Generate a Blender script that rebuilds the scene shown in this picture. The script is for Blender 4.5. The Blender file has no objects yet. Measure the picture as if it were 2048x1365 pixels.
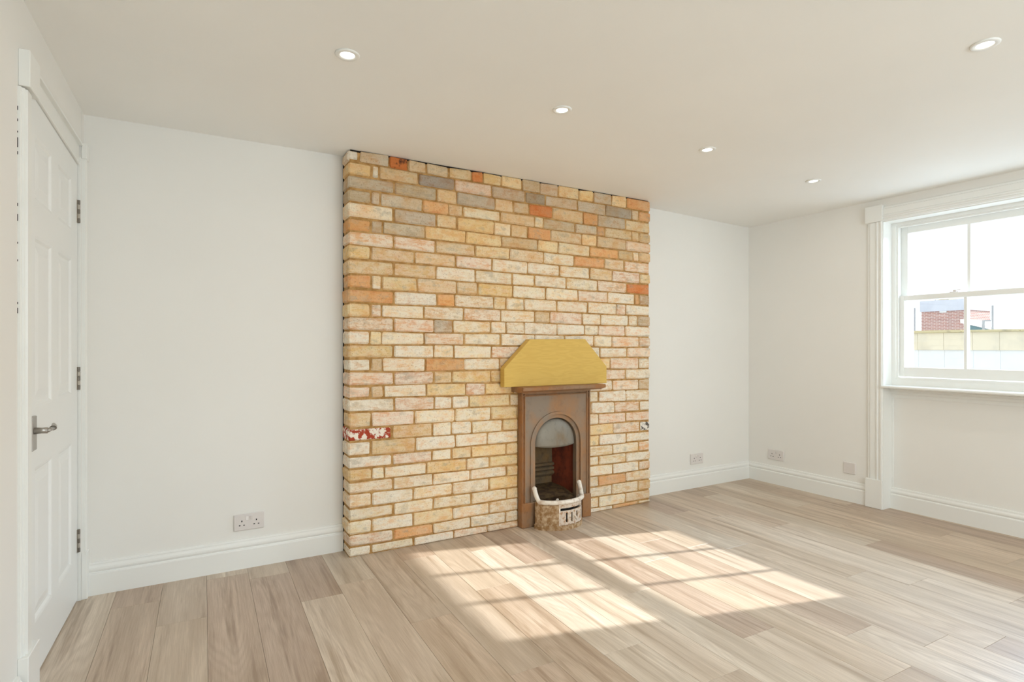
import bpy, bmesh, math, random
from mathutils import Vector, Matrix, noise
random.seed(7)
S = bpy.context.scene
C = S.collection

# ------------------------------------------------------------------ camera, world, light, exposure
cam_d = bpy.data.cameras.new('camera'); cam = bpy.data.objects.new('camera', cam_d); C.objects.link(cam)
cam.location = (0, 0, 1.17); cam.rotation_euler = (math.radians(90), 0, math.radians(-30))
cam_d.sensor_width = 36; cam_d.lens = 1125 / 2048 * 36; cam_d.shift_y = 10.5 / 2048
cam_d.clip_start = 0.05; cam_d.clip_end = 200
S.camera = cam

w = bpy.data.worlds.new('world'); S.world = w; w.use_nodes = True
bg = w.node_tree.nodes['Background']
bg.inputs['Color'].default_value = (0.90, 0.955, 1.0, 1); bg.inputs['Strength'].default_value = 1.6

sd = bpy.data.lights.new('sun', 'SUN'); sun = bpy.data.objects.new('sun', sd); C.objects.link(sun)
sd.energy = 9.0; sd.angle = math.radians(0.7); sd.color = (1.0, 1.0, 1.0)
sun.rotation_euler = Vector((-1, 0.277, -0.5666)).to_track_quat('-Z', 'Y').to_euler()
sun.location = (9, 0, 5)

def area(name, loc, target, sx, sy, power, col):
    d = bpy.data.lights.new(name, 'AREA'); d.shape = 'RECTANGLE'; d.size = sx; d.size_y = sy
    d.energy = power; d.color = col
    o = bpy.data.objects.new(name, d); C.objects.link(o); o.location = loc
    o.rotation_euler = (Vector(target) - Vector(loc)).to_track_quat('-Z', 'Y').to_euler()
    return o
# area lamps added as fill at the windows, on top of sun and sky
area('fill_lamp_front', (1.9, -1.77, 1.45), (1.9, 3, 1.2), 2.5, 1.25, 53, (0.80, 0.93, 1.0))  # added fill lamp in the unseen window behind the camera
area('fill_lamp_right', (6.6, 1.2, 2.9), (2.4, 1.3, 0), 1.6, 1.2, 250, (0.46, 0.70, 1.0))  # lamp added outside the glass to throw cool light on the floor
area('fill_lamp_head', (4.62, 1.54, 1.45), (1.5, 1.54, 2.2), 1.1, 0.85, 2.5, (0.62, 0.80, 1.0))  # lamp added to brighten the ceiling near the window
LAMP_W = 1.35; LAMP_COL = (1.0, 0.955, 0.88)

S.render.engine = 'CYCLES'
S.cycles.use_denoising = True
S.cycles.max_bounces = 10; S.cycles.diffuse_bounces = 6; S.cycles.transparent_max_bounces = 16
S.cycles.sample_clamp_indirect = 6
S.view_settings.view_transform = 'Standard'; S.view_settings.look = 'None'
S.view_settings.gamma = 1; S.view_settings.use_curve_mapping = False
S.view_settings.exposure = 0.0

# ------------------------------------------------------------------ helpers
def lin(c):
    return tuple(((v/255)/12.92 if v/255 <= 0.04045 else ((v/255+0.055)/1.055)**2.4) for v in c)
def col4(c): return (*lin(c), 1)

def mat(name, rgb, rough=0.6, metal=0.0, spec=0.5, emit=None, es=0):
    m = bpy.data.materials.new(name); m.use_nodes = True
    b = m.node_tree.nodes['Principled BSDF']
    b.inputs['Base Color'].default_value = col4(rgb)
    b.inputs['Roughness'].default_value = rough; b.inputs['Metallic'].default_value = metal
    b.inputs['Specular IOR Level'].default_value = spec
    if emit:
        b.inputs['Emission Color'].default_value = col4(emit); b.inputs['Emission Strength'].default_value = es
    return m
def N(m, t, **kw):
    n = m.node_tree.nodes.new(t)
    for k, v in kw.items():
        if k in n.inputs: n.inputs[k].default_value = v
        else: setattr(n, k, v)
    return n
def L(m, a, b): m.node_tree.links.new(a, b)
def bsdf(m): return m.node_tree.nodes['Principled BSDF']
def mixc(m, fac, a, b, mode='MIX'):
    n = m.node_tree.nodes.new('ShaderNodeMix'); n.data_type = 'RGBA'; n.blend_type = mode
    for s, v in ((n.inputs[0], fac), (n.inputs[6], a), (n.inputs[7], b)):
        if isinstance(v, (int, float, tuple)): s.default_value = v
        else: L(m, v, s)
    return n.outputs[2]
def math_(m, op, a, b=None, clamp=False):
    n = m.node_tree.nodes.new('ShaderNodeMath'); n.operation = op; n.use_clamp = clamp
    for s, v in ((n.inputs[0], a), (n.inputs[1], b)):
        if v is None: continue
        if isinstance(v, (int, float)): s.default_value = v
        else: L(m, v, s)
    return n.outputs[0]
def coords(m, scale=(1, 1, 1), rnd=False, kind='Object'):
    tc = N(m, 'ShaderNodeTexCoord'); mp = N(m, 'ShaderNodeMapping'); mp.inputs['Scale'].default_value = scale
    L(m, tc.outputs[kind], mp.inputs['Vector'])
    if rnd:
        oi = N(m, 'ShaderNodeObjectInfo')
        cx = N(m, 'ShaderNodeCombineXYZ')
        L(m, math_(m, 'MULTIPLY', oi.outputs['Random'], 37.0), cx.inputs[0])
        L(m, math_(m, 'MULTIPLY', oi.outputs['Random'], 91.0), cx.inputs[1])
        L(m, math_(m, 'MULTIPLY', oi.outputs['Random'], 53.0), cx.inputs[2])
        L(m, cx.outputs[0], mp.inputs['Location'])
    return mp.outputs['Vector']
def noise_(m, vec, scale, detail=3, rough=0.5):
    n = N(m, 'ShaderNodeTexNoise'); n.inputs['Scale'].default_value = scale; n.inputs['Detail'].default_value = detail
    n.inputs['Roughness'].default_value = rough; L(m, vec, n.inputs['Vector']); return n.outputs['Fac']
def ramp(m, fac, p0, p1, c0=(0, 0, 0, 1), c1=(1, 1, 1, 1)):
    n = N(m, 'ShaderNodeValToRGB'); n.color_ramp.elements[0].position = p0; n.color_ramp.elements[1].position = p1
    n.color_ramp.elements[0].color = c0; n.color_ramp.elements[1].color = c1
    L(m, fac, n.inputs[0]); return n.outputs['Color']
def bump(m, h, strength, dist=0.01):
    n = N(m, 'ShaderNodeBump'); n.inputs['Strength'].default_value = strength; n.inputs['Distance'].default_value = dist
    L(m, h, n.inputs['Height']); L(m, n.outputs['Normal'], bsdf(m).inputs['Normal'])

def link(name, bm, m, parent=None, loc=None, smooth=False, col=None):
    bmesh.ops.recalc_face_normals(bm, faces=bm.faces)
    me = bpy.data.meshes.new(name); bm.to_mesh(me); bm.free()
    if smooth:
        for p in me.polygons: p.use_smooth = True
    ms = m if isinstance(m, (list, tuple)) else [m]
    for x in ms: me.materials.append(x)
    o = bpy.data.objects.new(name, me); C.objects.link(o)
    if parent is not None: o.parent = parent
    if loc is not None: o.location = loc
    if col is not None: o.color = col
    return o
def empty(name, loc=(0, 0, 0), rz=0, label=None, cat=None, group=None, kind=None, parent=None):
    o = bpy.data.objects.new(name, None); C.objects.link(o); o.location = loc; o.rotation_euler = (0, 0, rz)
    o.empty_display_size = 0.1
    if parent is not None: o.parent = parent
    return tag(o, label, cat, group, kind)
def tag(o, label=None, cat=None, group=None, kind=None):
    if label: o['label'] = label
    if cat: o['category'] = cat
    if group: o['group'] = group
    if kind: o['kind'] = kind
    return o
def BM(): return bmesh.new()
def box(bm, x0, x1, y0, y1, z0, z1, bev=0):
    v = [bm.verts.new(p) for p in ((x0,y0,z0),(x1,y0,z0),(x1,y1,z0),(x0,y1,z0),(x0,y0,z1),(x1,y0,z1),(x1,y1,z1),(x0,y1,z1))]
    fs = [bm.faces.new([v[i] for i in f]) for f in ((0,3,2,1),(4,5,6,7),(0,1,5,4),(1,2,6,5),(2,3,7,6),(3,0,4,7))]
    if bev:
        es = list({e for f in fs for e in f.edges})
        bmesh.ops.bevel(bm, geom=es, offset=bev, segments=1, affect='EDGES', clamp_overlap=True)
    return bm
def bx(name, x0, x1, y0, y1, z0, z1, m, parent=None, bev=0):
    return link(name, box(BM(), x0, x1, y0, y1, z0, z1, bev), m, parent)
def prism(bm, poly, O, u, v, wv):
    """extrude the 2-D outline poly (a*u+b*v from O) along wv"""
    O, u, v, wv = Vector(O), Vector(u), Vector(v), Vector(wv)
    a = [bm.verts.new(O + u*p[0] + v*p[1]) for p in poly]
    b = [bm.verts.new(O + u*p[0] + v*p[1] + wv) for p in poly]
    n = len(poly)
    bm.faces.new(a[::-1]); bm.faces.new(b)
    for i in range(n): bm.faces.new((a[i], a[(i+1) % n], b[(i+1) % n], b[i]))
    return bm
def lathe(bm, prof, seg=32, center=(0, 0, 0)):
    cx, cy, cz = center; rings = []
    for r, z in prof:
        if r < 1e-6: rings.append([bm.verts.new((cx, cy, cz+z))])
        else: rings.append([bm.verts.new((cx+r*math.cos(2*math.pi*i/seg), cy+r*math.sin(2*math.pi*i/seg), cz+z)) for i in range(seg)])
    for a, b in zip(rings, rings[1:]):
        for i in range(seg):
            j = (i+1) % seg
            if len(a) == 1 and len(b) > 1: bm.faces.new((a[0], b[j], b[i]))
            elif len(b) == 1 and len(a) > 1: bm.faces.new((a[i], a[j], b[0]))
            elif len(a) > 1: bm.faces.new((a[i], a[j], b[j], b[i]))
    return bm
def tube(bm, pts, rad, seg=10, flat=1.0):
    pts = [Vector(p) for p in pts]; rings = []
    for i, p in enumerate(pts):
        t = (pts[min(i+1, len(pts)-1)] - pts[max(i-1, 0)]).normalized()
        up = Vector((0, 0, 1)) if abs(t.z) < 0.95 else Vector((1, 0, 0))
        a = t.cross(up).normalized(); b = a.cross(t).normalized()
        r = rad[i] if isinstance(rad, (list, tuple)) else rad
        rings.append([bm.verts.new(p + a*r*math.cos(2*math.pi*k/seg) + b*r*flat*math.sin(2*math.pi*k/seg)) for k in range(seg)])
    for a, b in zip(rings, rings[1:]):
        for k in range(seg): bm.faces.new((a[k], a[(k+1) % seg], b[(k+1) % seg], b[k]))
    bm.faces.new(rings[0][::-1]); bm.faces.new(rings[-1])
    return bm

# ------------------------------------------------------------------ materials
def paint(name, rgb, rough, bs=0.02, spec=0.5):
    m = mat(name, rgb, rough, spec=spec)
    v = coords(m, kind='Object')
    n1 = noise_(m, v, 1.3, 3); n2 = noise_(m, v, 160, 2)
    c = mixc(m, ramp(m, n1, 0.3, 0.7), col4(rgb), col4(tuple(x*0.985 for x in rgb)))
    L(m, c, bsdf(m).inputs['Base Color'])
    bump(m, n2, bs, 0.002)
    return m
M_WALL = paint('wall_paint', (238, 236, 231), 0.75, 0.06, 0.3)
M_CEIL = paint('ceiling_paint', (246, 245, 241), 0.7, 0.05, 0.3)
M_TRIM = paint('satin_white_paint', (240, 240, 236), 0.32, 0.01)
M_DOOR = paint('door_white_paint', (240, 241, 239), 0.36, 0.015)
M_PVC = paint('white_plastic', (226, 220, 216), 0.3, 0.0)
M_HOLE = mat('dark_socket_hole', (25, 22, 20), 0.8)
M_CHROME = mat('brushed_nickel', (176, 172, 166), 0.35, 0.85)
M_CHROMED = mat('dark_nickel_edge', (120, 112, 102), 0.4, 0.6)
M_HINGE = mat('satin_steel_hinge', (178, 170, 158), 0.45, 0.35)

def wood_floor():
    m = mat('oak_vinyl_plank', (190, 172, 152), 0.42, spec=0.8)
    oi = N(m, 'ShaderNodeObjectInfo')
    broad = noise_(m, coords(m, (9, 0.9, 1), True), 1.0, 3, 0.55)
    fine = noise_(m, coords(m, (260, 7, 1), True), 1.0, 4, 0.7)
    cath = noise_(m, coords(m, (6.0, 0.8, 1), True), 1.0, 1.0, 0.35)
    wv = math_(m, 'POWER', math_(m, 'ABSOLUTE', math_(m, 'SINE', math_(m, 'MULTIPLY', cath, 75.0))), 3.0)
    streak = noise_(m, coords(m, (26, 1.3, 1), True), 1.0, 4, 0.65)
    base = oi.outputs['Color']
    def dk(r, g, b): return mixc(m, 1.0, base, (r, g, b, 1), 'MULTIPLY')
    c = mixc(m, ramp(m, broad, 0.34, 0.66), dk(0.76, 0.72, 0.67), dk(1.10, 1.10, 1.10))
    c = mixc(m, math_(m, 'MULTIPLY', ramp(m, streak, 0.53, 0.68), 0.75), c, dk(0.50, 0.42, 0.34))
    c = mixc(m, math_(m, 'MULTIPLY', ramp(m, streak, 0.32, 0.44, (1, 1, 1, 1), (0, 0, 0, 1)), 0.35), c, dk(1.22, 1.22, 1.22))
    c = mixc(m, math_(m, 'MULTIPLY', wv, math_(m, 'MULTIPLY', ramp(m, cath, 0.40, 0.58), 0.26)), c, dk(0.60, 0.52, 0.44))
    c = mixc(m, math_(m, 'MULTIPLY', ramp(m, fine, 0.42, 0.66), 0.42), c, dk(0.60, 0.53, 0.46))
    L(m, c, bsdf(m).inputs['Base Color'])
    rr = math_(m, 'MULTIPLY_ADD', fine, 0.14); rr.node.inputs[2].default_value = 0.33
    L(m, rr, bsdf(m).inputs['Roughness'])
    bump(m, fine, 0.12, 0.001)
    return m
M_PLANK = wood_floor()
M_SUB = mat('floor_joint_dark', (92, 76, 60), 0.9)

def brick_mat():
    m = mat('old_stock_brick', (215, 190, 150), 0.9, spec=0.15)
    oi = N(m, 'ShaderNodeObjectInfo')
    v = coords(m, (1, 1, 1), True)
    big = noise_(m, v, 7, 2, 0.5); mid = noise_(m, v, 26, 4, 0.7); fine = noise_(m, v, 110, 5, 0.75)
    v2 = coords(m, (1, 1, 1.6), True); stain = noise_(m, v2, 12, 4, 0.65)
    v3 = coords(m, (0.7, 1, 2.6), True); smear = noise_(m, v3, 22, 4, 0.7)
    base = oi.outputs['Color']; al = oi.outputs['Alpha']
    c = mixc(m, math_(m, 'MULTIPLY', ramp(m, big, 0.42, 0.58), 0.65), base, mixc(m, 1.0, base, (0.98, 0.80, 0.58, 1), 'MULTIPLY'))
    c = mixc(m, math_(m, 'MULTIPLY', ramp(m, stain, 0.50, 0.62), 0.60), c, mixc(m, 1.0, base, (0.92, 0.62, 0.40, 1), 'MULTIPLY'))
    # limewash left in patches: the object's alpha says how much
    wsh = math_(m, 'ADD', math_(m, 'MULTIPLY', smear, 0.65), math_(m, 'MULTIPLY', mid, 0.35))
    c = mixc(m, math_(m, 'MULTIPLY', ramp(m, wsh, 0.44, 0.54), al), c, col4((240, 229, 210)))
    c = mixc(m, math_(m, 'MULTIPLY', ramp(m, stain, 0.33, 0.44, (1, 1, 1, 1), (0, 0, 0, 1)), 0.45), c, col4((168, 156, 136)))
    c = mixc(m, math_(m, 'MULTIPLY', ramp(m, fine, 0.56, 0.66), 0.75), c, mixc(m, 1.0, base, (0.56, 0.42, 0.30, 1), 'MULTIPLY'))
    L(m, c, bsdf(m).inputs['Base Color'])
    h = math_(m, 'ADD', math_(m, 'MULTIPLY', fine, 0.5), mid)
    bump(m, h, 0.8, 0.006)
    return m
M_BRICK = brick_mat()
def noisy(name, a, b, scale, rough=0.9, p0=0.4, p1=0.6, bs=0.3, bd=0.004, metal=0, vec=(1, 1, 1), spec=0.3, detail=4):
    m = mat(name, a, rough, metal, spec)
    v = coords(m, vec); n = noise_(m, v, scale, detail, 0.6)
    L(m, mixc(m, ramp(m, n, p0, p1), col4(a), col4(b)), bsdf(m).inputs['Base Color'])
    if bs: bump(m, n, bs, bd)
    return m
M_MORTAR = noisy('sandy_mortar', (160, 120, 68), (190, 150, 96), 30, 0.95, bs=0.5, bd=0.006)
M_RED = noisy('flaked_red_brick', (168, 66, 42), (238, 226, 210), 34, 0.9, 0.47, 0.53, 0.6, 0.005)
M_BURNT = noisy('burnt_orange_brick', (196, 116, 62), (70, 45, 32), 22, 0.9, 0.52, 0.66, 0.8, 0.008)
M_SOOT = noisy('sooty_patch_brick', (235, 228, 216), (95, 88, 80), 40, 0.9, 0.48, 0.58, 0.5, 0.005)
M_VOID = mat('dark_gap', (30, 22, 16), 0.95)

def pine():
    m = mat('planed_pine_board', (206, 170, 92), 0.5, spec=0.35)
    v = coords(m, (2.2, 1, 16)); n = noise_(m, v, 1.0, 3, 0.5)
    s = math_(m, 'SINE', math_(m, 'MULTIPLY', n, 70.0)); s = math_(m, 'MULTIPLY_ADD', s, 0.5); s.node.inputs[2].default_value = 0.5
    v2 = coords(m, (4, 4, 160)); f = noise_(m, v2, 1.0, 2)
    c = mixc(m, math_(m, 'MULTIPLY', s, 0.3), col4((216, 180, 92)), col4((194, 152, 66)))
    c = mixc(m, math_(m, 'MULTIPLY', f, 0.25), c, col4((200, 160, 84)))
    L(m, c, bsdf(m).inputs['Base Color']); bump(m, f, 0.08, 0.001)
    return m
M_PINE = pine()

def rust(name, base, rst, dark, rough=0.55, amt=(0.45, 0.62), metal=0.25, sc=7):
    m = mat(name, base, rough, metal, 0.4)
    v = coords(m, (1, 1, 0.7)); a = noise_(m, v, sc, 4, 0.6); b = noise_(m, v, sc*5, 4, 0.65); d = noise_(m, v, sc*0.5, 3)
    c = mixc(m, ramp(m, a, *amt), col4(base), col4(rst))
    c = mixc(m, math_(m, 'MULTIPLY', ramp(m, b, 0.52, 0.72), 0.5), c, col4(dark))
    c = mixc(m, math_(m, 'MULTIPLY', ramp(m, d, 0.45, 0.7), 0.35), c, col4(rst))
    L(m, c, bsdf(m).inputs['Base Color']); bump(m, b, 0.25, 0.002)
    return m
M_IRON = rust('stripped_cast_iron', (142, 128, 112), (164, 122, 84), (110, 96, 84), amt=(0.46, 0.66), sc=5)
M_IRONR = rust('rusty_cast_iron', (152, 122, 94), (160, 112, 70), (104, 78, 60), 0.6)
M_HOOD = rust('grey_hood_iron', (136, 130, 118), (128, 106, 78), (108, 102, 92), 0.5, (0.55, 0.75))
M_FIRE = rust('red_sooty_firebrick', (124, 54, 28), (92, 42, 24), (34, 20, 14), 0.95, metal=0)
M_FIREG = rust('grey_sooty_firebrick', (104, 88, 66), (124, 96, 60), (44, 34, 26), 0.95, metal=0)
M_ASH = noisy('ash_bed', (92, 72, 44), (66, 48, 30), 30, 0.95)
M_GRATE = noisy('flaking_white_grate', (214, 198, 180), (176, 132, 92), 60, 0.7, 0.48, 0.66, 0.5, 0.003, detail=6)
M_GRATEW = noisy('white_painted_rim', (232, 222, 208), (196, 170, 146), 30, 0.6, 0.5, 0.75, 0.4, 0.003)
M_GRATEB = noisy('rusty_grate_side', (150, 114, 74), (202, 178, 146), 42, 0.8, 0.42, 0.68, 0.6, 0.003, detail=6)

def glass():
    m = bpy.data.materials.new('window_glass'); m.use_nodes = True; nt = m.node_tree
    nt.nodes.remove(nt.nodes['Principled BSDF'])
    tr = nt.nodes.new('ShaderNodeBsdfTransparent'); gl = nt.nodes.new('ShaderNodeBsdfGlossy'); gl.inputs['Roughness'].default_value = 0.02
    tr.inputs['Color'].default_value = (0.97, 0.98, 0.98, 1)
    mx = nt.nodes.new('ShaderNodeMixShader'); mx.inputs[0].default_value = 0.05
    nt.links.new(tr.outputs[0], mx.inputs[1]); nt.links.new(gl.outputs[0], mx.inputs[2])
    nt.links.new(mx.outputs[0], nt.nodes['Material Output'].inputs['Surface'])
    return m
M_GLASS = glass()
M_LED = mat('led_diffuser', (255, 255, 255), 0.5, emit=(255, 250, 240), es=6.0)

# ------------------------------------------------------------------ the room shell
XR = 4.33          # face of the window wall
YB = 3.285         # face of the chimney wall
YF = -1.80         # wall behind the camera
LW0 = (-0.434, YB, 0); LWR = math.radians(-2.085)      # door wall: local x = out of the wall, local -y = along it
def ceil_z(x, y):
    z = 2.262
    if x > 3.0: z -= 0.036 * min(1, (x-3.0)/1.33)
    if x < 0.6: z += 0.03 * max(0, min(1, (3.285-y)/1.2)) * min(1, (0.6-x)/1.0) - 0.006*min(1, (0.6-x))
    return z
bm = BM(); nx, ny = 26, 26; g = []
for j in range(ny+1):
    row = []
    for i in range(nx+1):
        x = -0.8 + (4.9+0.8)*i/nx; y = -1.95 + (3.5+1.95)*j/ny
        row.append(bm.verts.new((x, y, ceil_z(x, y))))
    g.append(row)
top = []
for j in range(ny):
    for i in range(nx): bm.faces.new((g[j][i], g[j+1][i], g[j+1][i+1], g[j][i+1]))
ring = [g[0][0], g[0][nx], g[ny][nx], g[ny][0]]
r = bmesh.ops.extrude_face_region(bm, geom=list(bm.faces))
for v in [e for e in r['geom'] if isinstance(e, bmesh.types.BMVert)]: v.co.z = 2.45
ceiling = tag(link('ceiling', bm, M_CEIL, smooth=False), kind='structure')

# back wall with the flue opening behind the fireplace
bm = BM()
box(bm, -0.75, 1.90, YB, YB+0.3, -0.02, 2.40)
box(bm, 2.33, 4.80, YB, YB+0.3, -0.02, 2.40)
box(bm, 1.90, 2.33, YB, YB+0.3, 0.80, 2.40)
box(bm, 1.90, 2.33, YB+0.2, YB+0.3, -0.02, 0.80)
tag(link('wall_back', bm, M_WALL), kind='structure')

# door wall (local frame)
wall_left = empty('wall_left', LW0, LWR, kind='structure')
bm = BM(); nw = 0.014
DS0, DS1, DH0, DH1 = 0.055, 0.862, 2.005, 2.045         # door opening along the wall, head height far/near
box(bm, -0.15, nw, -0.05, 0.0+0.05, -0.02, 2.42)
prism(bm, [(DS0, DH0+0.09), (DS1, DH1+0.06), (DS1, 2.42), (DS0, 2.42)], (-0.15, 0, 0), (0, -1, 0), (0, 0, 1), (0.15+nw, 0, 0))
prism(bm, [(DS0, DH0), (DS1, DH1), (DS1, DH1+0.07), (DS0, DH0+0.10)], (-0.15, 0, 0), (0, -1, 0), (0, 0, 1), (0.148, 0, 0))
box(bm, -0.15, nw, -5.3, -DS1, -0.02, 2.42)
link('plaster', bm, M_WALL, wall_left)
box_ = bx('door_lining', -0.30, -0.151, -DS1-0.3, 0.1, -0.02, 2.42, M_WALL, wall_left)

# wall behind the camera, with an opening for the unseen window added for light
bm = BM()
box(bm, -0.9, 0.55, YF-0.3, YF, -0.02, 2.42); box(bm, 3.25, 4.80, YF-0.3, YF, -0.02, 2.42)
box(bm, 0.55, 3.25, YF-0.3, YF, -0.02, 0.78); box(bm, 0.55, 3.25, YF-0.3, YF, 2.12, 2.42)
tag(link('wall_front', bm, M_WALL), kind='structure')

# window wall
WY0, WY1 = 0.92, 2.16; XB = 4.425
bm = BM()
box(bm, XR, 4.75, WY1, YB+0.01, -0.02, 2.42)
box(bm, XR, 4.75, YF-0.01, WY0, -0.02, 2.42)
box(bm, XR, 4.60, WY0, WY1, 2.062, 2.42)
box(bm, 4.60, 4.75, WY0, WY1, 2.07, 2.42)
box(bm, XB, 4.75, WY0, WY1, -0.02, 0.872)
tag(link('wall_right', bm, M_WALL), kind='structure')

# ------------------------------------------------------------------ floor: planks
floor = link('floor', box(BM(), -0.85, 4.80, -2.0, 3.6, -0.06, -0.009), M_SUB); tag(floor, kind='structure')
A = math.radians(1.26); ca, sa = math.cos(A), math.sin(A)
known = {-1: 2.767, 1: 3.105, 2: 2.718, 7: 1.70, 18: 3.12, 19: 2.17, 20: 1.37, 15: 1.68, 16: 1.48, 12: 1.343, 14: 1.03, 11: 1.10, 8: 1.39, 17: 1.155}
tones = [(203,184,163),(208,192,173),(196,176,155),(205,187,166),(192,171,151),(210,196,178),(201,184,165),(187,166,147)]
PW, PL = 0.188, 1.22
for k in range(-4, 26):
    a0 = 0.014 + PW*k
    y0 = known.get(k, 3.2 - ((k*0.437) % 1.0)*PL) - 5*PL
    while y0 < 3.6:
        b0, b1 = max(y0, -1.9), min(y0+PL, 3.38)
        y0 += PL
        if b1-b0 < 0.02: continue
        am, bmid = a0+PW/2, (b0+b1)/2
        wx, wy = am*ca + bmid*sa, -am*sa + bmid*ca
        if wx < -0.75 or wx > 4.6: continue
        t = random.choice(tones); j = random.uniform(-5, 5)
        o = link('plank', box(BM(), -PW/2+0.0004, PW/2-0.0004, -(b1-b0)/2+0.0004, (b1-b0)/2-0.0004, -0.0085, 0, 0.0006), M_PLANK, floor,
                 (wx, wy, 0), col=(*lin([x+j for x in t]), 1))
        o.rotation_euler = (0, 0, -A)

# ------------------------------------------------------------------ skirting boards
SK = [(0,0),(0.021,0),(0.021,0.098),(0.0195,0.102),(0.014,0.104),(0.0125,0.108),(0.0165,0.112),(0.0185,0.119),(0.0175,0.127),(0.0125,0.135),(0.011,0.139),(0.011,0.145),(0.009,0.150),(0,0.152)]
def skirt(name, p0, p1, n, parent=None):
    bm = BM(); p0, p1 = Vector(p0), Vector(p1)
    prism(bm, SK, p0, n, (0, 0, 1), p1-p0)
    o = link(name, bm, M_TRIM, parent)
    if parent is None: tag(o, kind='structure')
    return o
skirt('baseboard_back', (-0.41, YB, 0), (0.772, YB, 0), (0, -1, 0))
skirt('baseboard_back', (3.015, YB, 0), (XR, YB, 0), (0, -1, 0))
skirt('baseboard_right', (XR, YB, 0), (XR, 2.275, 0), (-1, 0, 0))
skirt('baseboard_right', (XB-0.001, WY1-0.001, 0), (XB-0.001, WY0+0.001, 0), (-1, 0, 0))
skirt('baseboard_right', (XR, WY0-0.12, 0), (XR, YF, 0), (-1, 0, 0))
skirt('baseboard_front', (-0.6, YF, 0), (XR, YF, 0), (0, 1, 0))
o = skirt('baseboard_left', (nw, -1.02, 0), (nw, -5.1, 0), (1, 0, 0)); o.location = LW0; o.rotation_euler = (0, 0, LWR)

# ------------------------------------------------------------------ door and its casing (local frame of the door wall)
door = empty('door_1', LW0, LWR, kind='structure')
def panel_leaf():
    bm = BM()
    s0, s1 = DS0+0.004, DS1-0.004; W = s1-s0
    h = lambda s: DH0 + (DH1-DH0)*(s-DS0)/(DS1-DS0) - 0.004
    st = 0.108; cm = 0.095; pw = (W-2*st-cm)/2
    cols = [s0, s0+st, s0+st+pw, s0+st+pw+cm, s1-st, s1]
    rows = [0.010, 0.200, 0.745, 0.955, 1.560, 1.680, 1.915, 9]
    def V(s, z, n): return bm.verts.new((n, -s, z))
    def quad(pts):
        try: bm.faces.new([V(*p) for p in pts])
        except ValueError: pass
    for i in range(5):
        for j in range(7):
            a, b = cols[i], cols[i+1]; c = rows[j]
            da, db = (rows[j+1], rows[j+1]) if j < 6 else (h(a), h(b))
            if i in (1, 3) and j in (1, 3, 5):
                d = da; levels = [(0, 0), (0.010, -0.002), (0.018, -0.009), (0.030, -0.009), (0.060, -0.003)]
                for (i0, n0), (i1, n1) in zip(levels, levels[1:]):
                    o4 = [(a+i0, c+i0), (b-i0, c+i0), (b-i0, d-i0), (a+i0, d-i0)]; q4 = [(a+i1, c+i1), (b-i1, c+i1), (b-i1, d-i1), (a+i1, d-i1)]
                    for k in range(4):
                        l = (k+1) % 4
                        quad([(*o4[k], n0), (*o4[l], n0), (*q4[l], n1), (*q4[k], n1)])
                i1, n1 = levels[-1]
                quad([(a+i1, c+i1, n1), (b-i1, c+i1, n1), (b-i1, d-i1, n1), (a+i1, d-i1, n1)])
            else:
                quad([(a, c, 0), (b, c, 0), (b, db, 0), (a, da, 0)])
    # edges and back
    B = -0.040
    quad([(s0, 0.01, 0), (s0, 0.01, B), (s0, h(s0), B), (s0, h(s0), 0)]); quad([(s1, 0.01, 0), (s1, h(s1), 0), (s1, h(s1), B), (s1, 0.01, B)])
    quad([(s0, 0.01, 0), (s1, 0.01, 0), (s1, 0.01, B), (s0, 0.01, B)]); quad([(s0, h(s0), 0), (s0, h(s0), B), (s1, h(s1), B), (s1, h(s1), 0)])
    quad([(s0, 0.01, B), (s1, 0.01, B), (s1, h(s1), B), (s0, h(s0), B)])
    bmesh.ops.remove_doubles(bm, verts=bm.verts, dist=0.00005)
    return bm
leaf = link('door_leaf', panel_leaf(), M_DOOR, door)
for z in (1.735, 0.970, 0.225):
    hg = link('hinge', box(BM(), -0.002, 0.0015, -DS0-0.016, -DS0+0.006, z, z+0.105, 0.0005), M_HINGE, door)
    for k in range(5):
        kn = link('knuckle', lathe(BM(), [(0, 0), (0.0055, 0), (0.0062, 0.002), (0.0062, 0.0185), (0.0055, 0.0205), (0, 0.0205)], 12, (0.005, -DS0-0.003, z+0.0005+0.021*k)), M_HINGE if k % 2 else M_CHROMED, hg, smooth=False)
# lever handle on its backplate
hd = link('handle', box(BM(), 0, 0.011, -0.826, -0.772, 0.812, 0.930, 0.002), M_CHROME, door)
bm = BM(); tube(bm, [(0.008, -0.802, 0.880), (0.030, -0.802, 0.880), (0.046, -0.802, 0.880)], [0.012, 0.010, 0.011], 14)
link('spindle_boss', bm, M_CHROME, hd, smooth=True)
bm = BM(); tube(bm, [(0.046, -0.806, 0.880), (0.047, -0.780, 0.880), (0.048, -0.755, 0.879), (0.049, -0.735, 0.880), (0.046, -0.712, 0.884), (0.040, -0.690, 0.889)], [0.010, 0.0085, 0.0075, 0.009, 0.0085, 0.005], 14, 0.75)
link('lever', bm, M_CHROME, hd, smooth=True)
bm = BM(); tube(bm, [(0.0485, -0.744, 0.8798), (0.049, -0.737, 0.880)], [0.0105, 0.0105], 14, 0.8)
link('collar', bm, M_CHROMED, hd, smooth=True)
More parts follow.
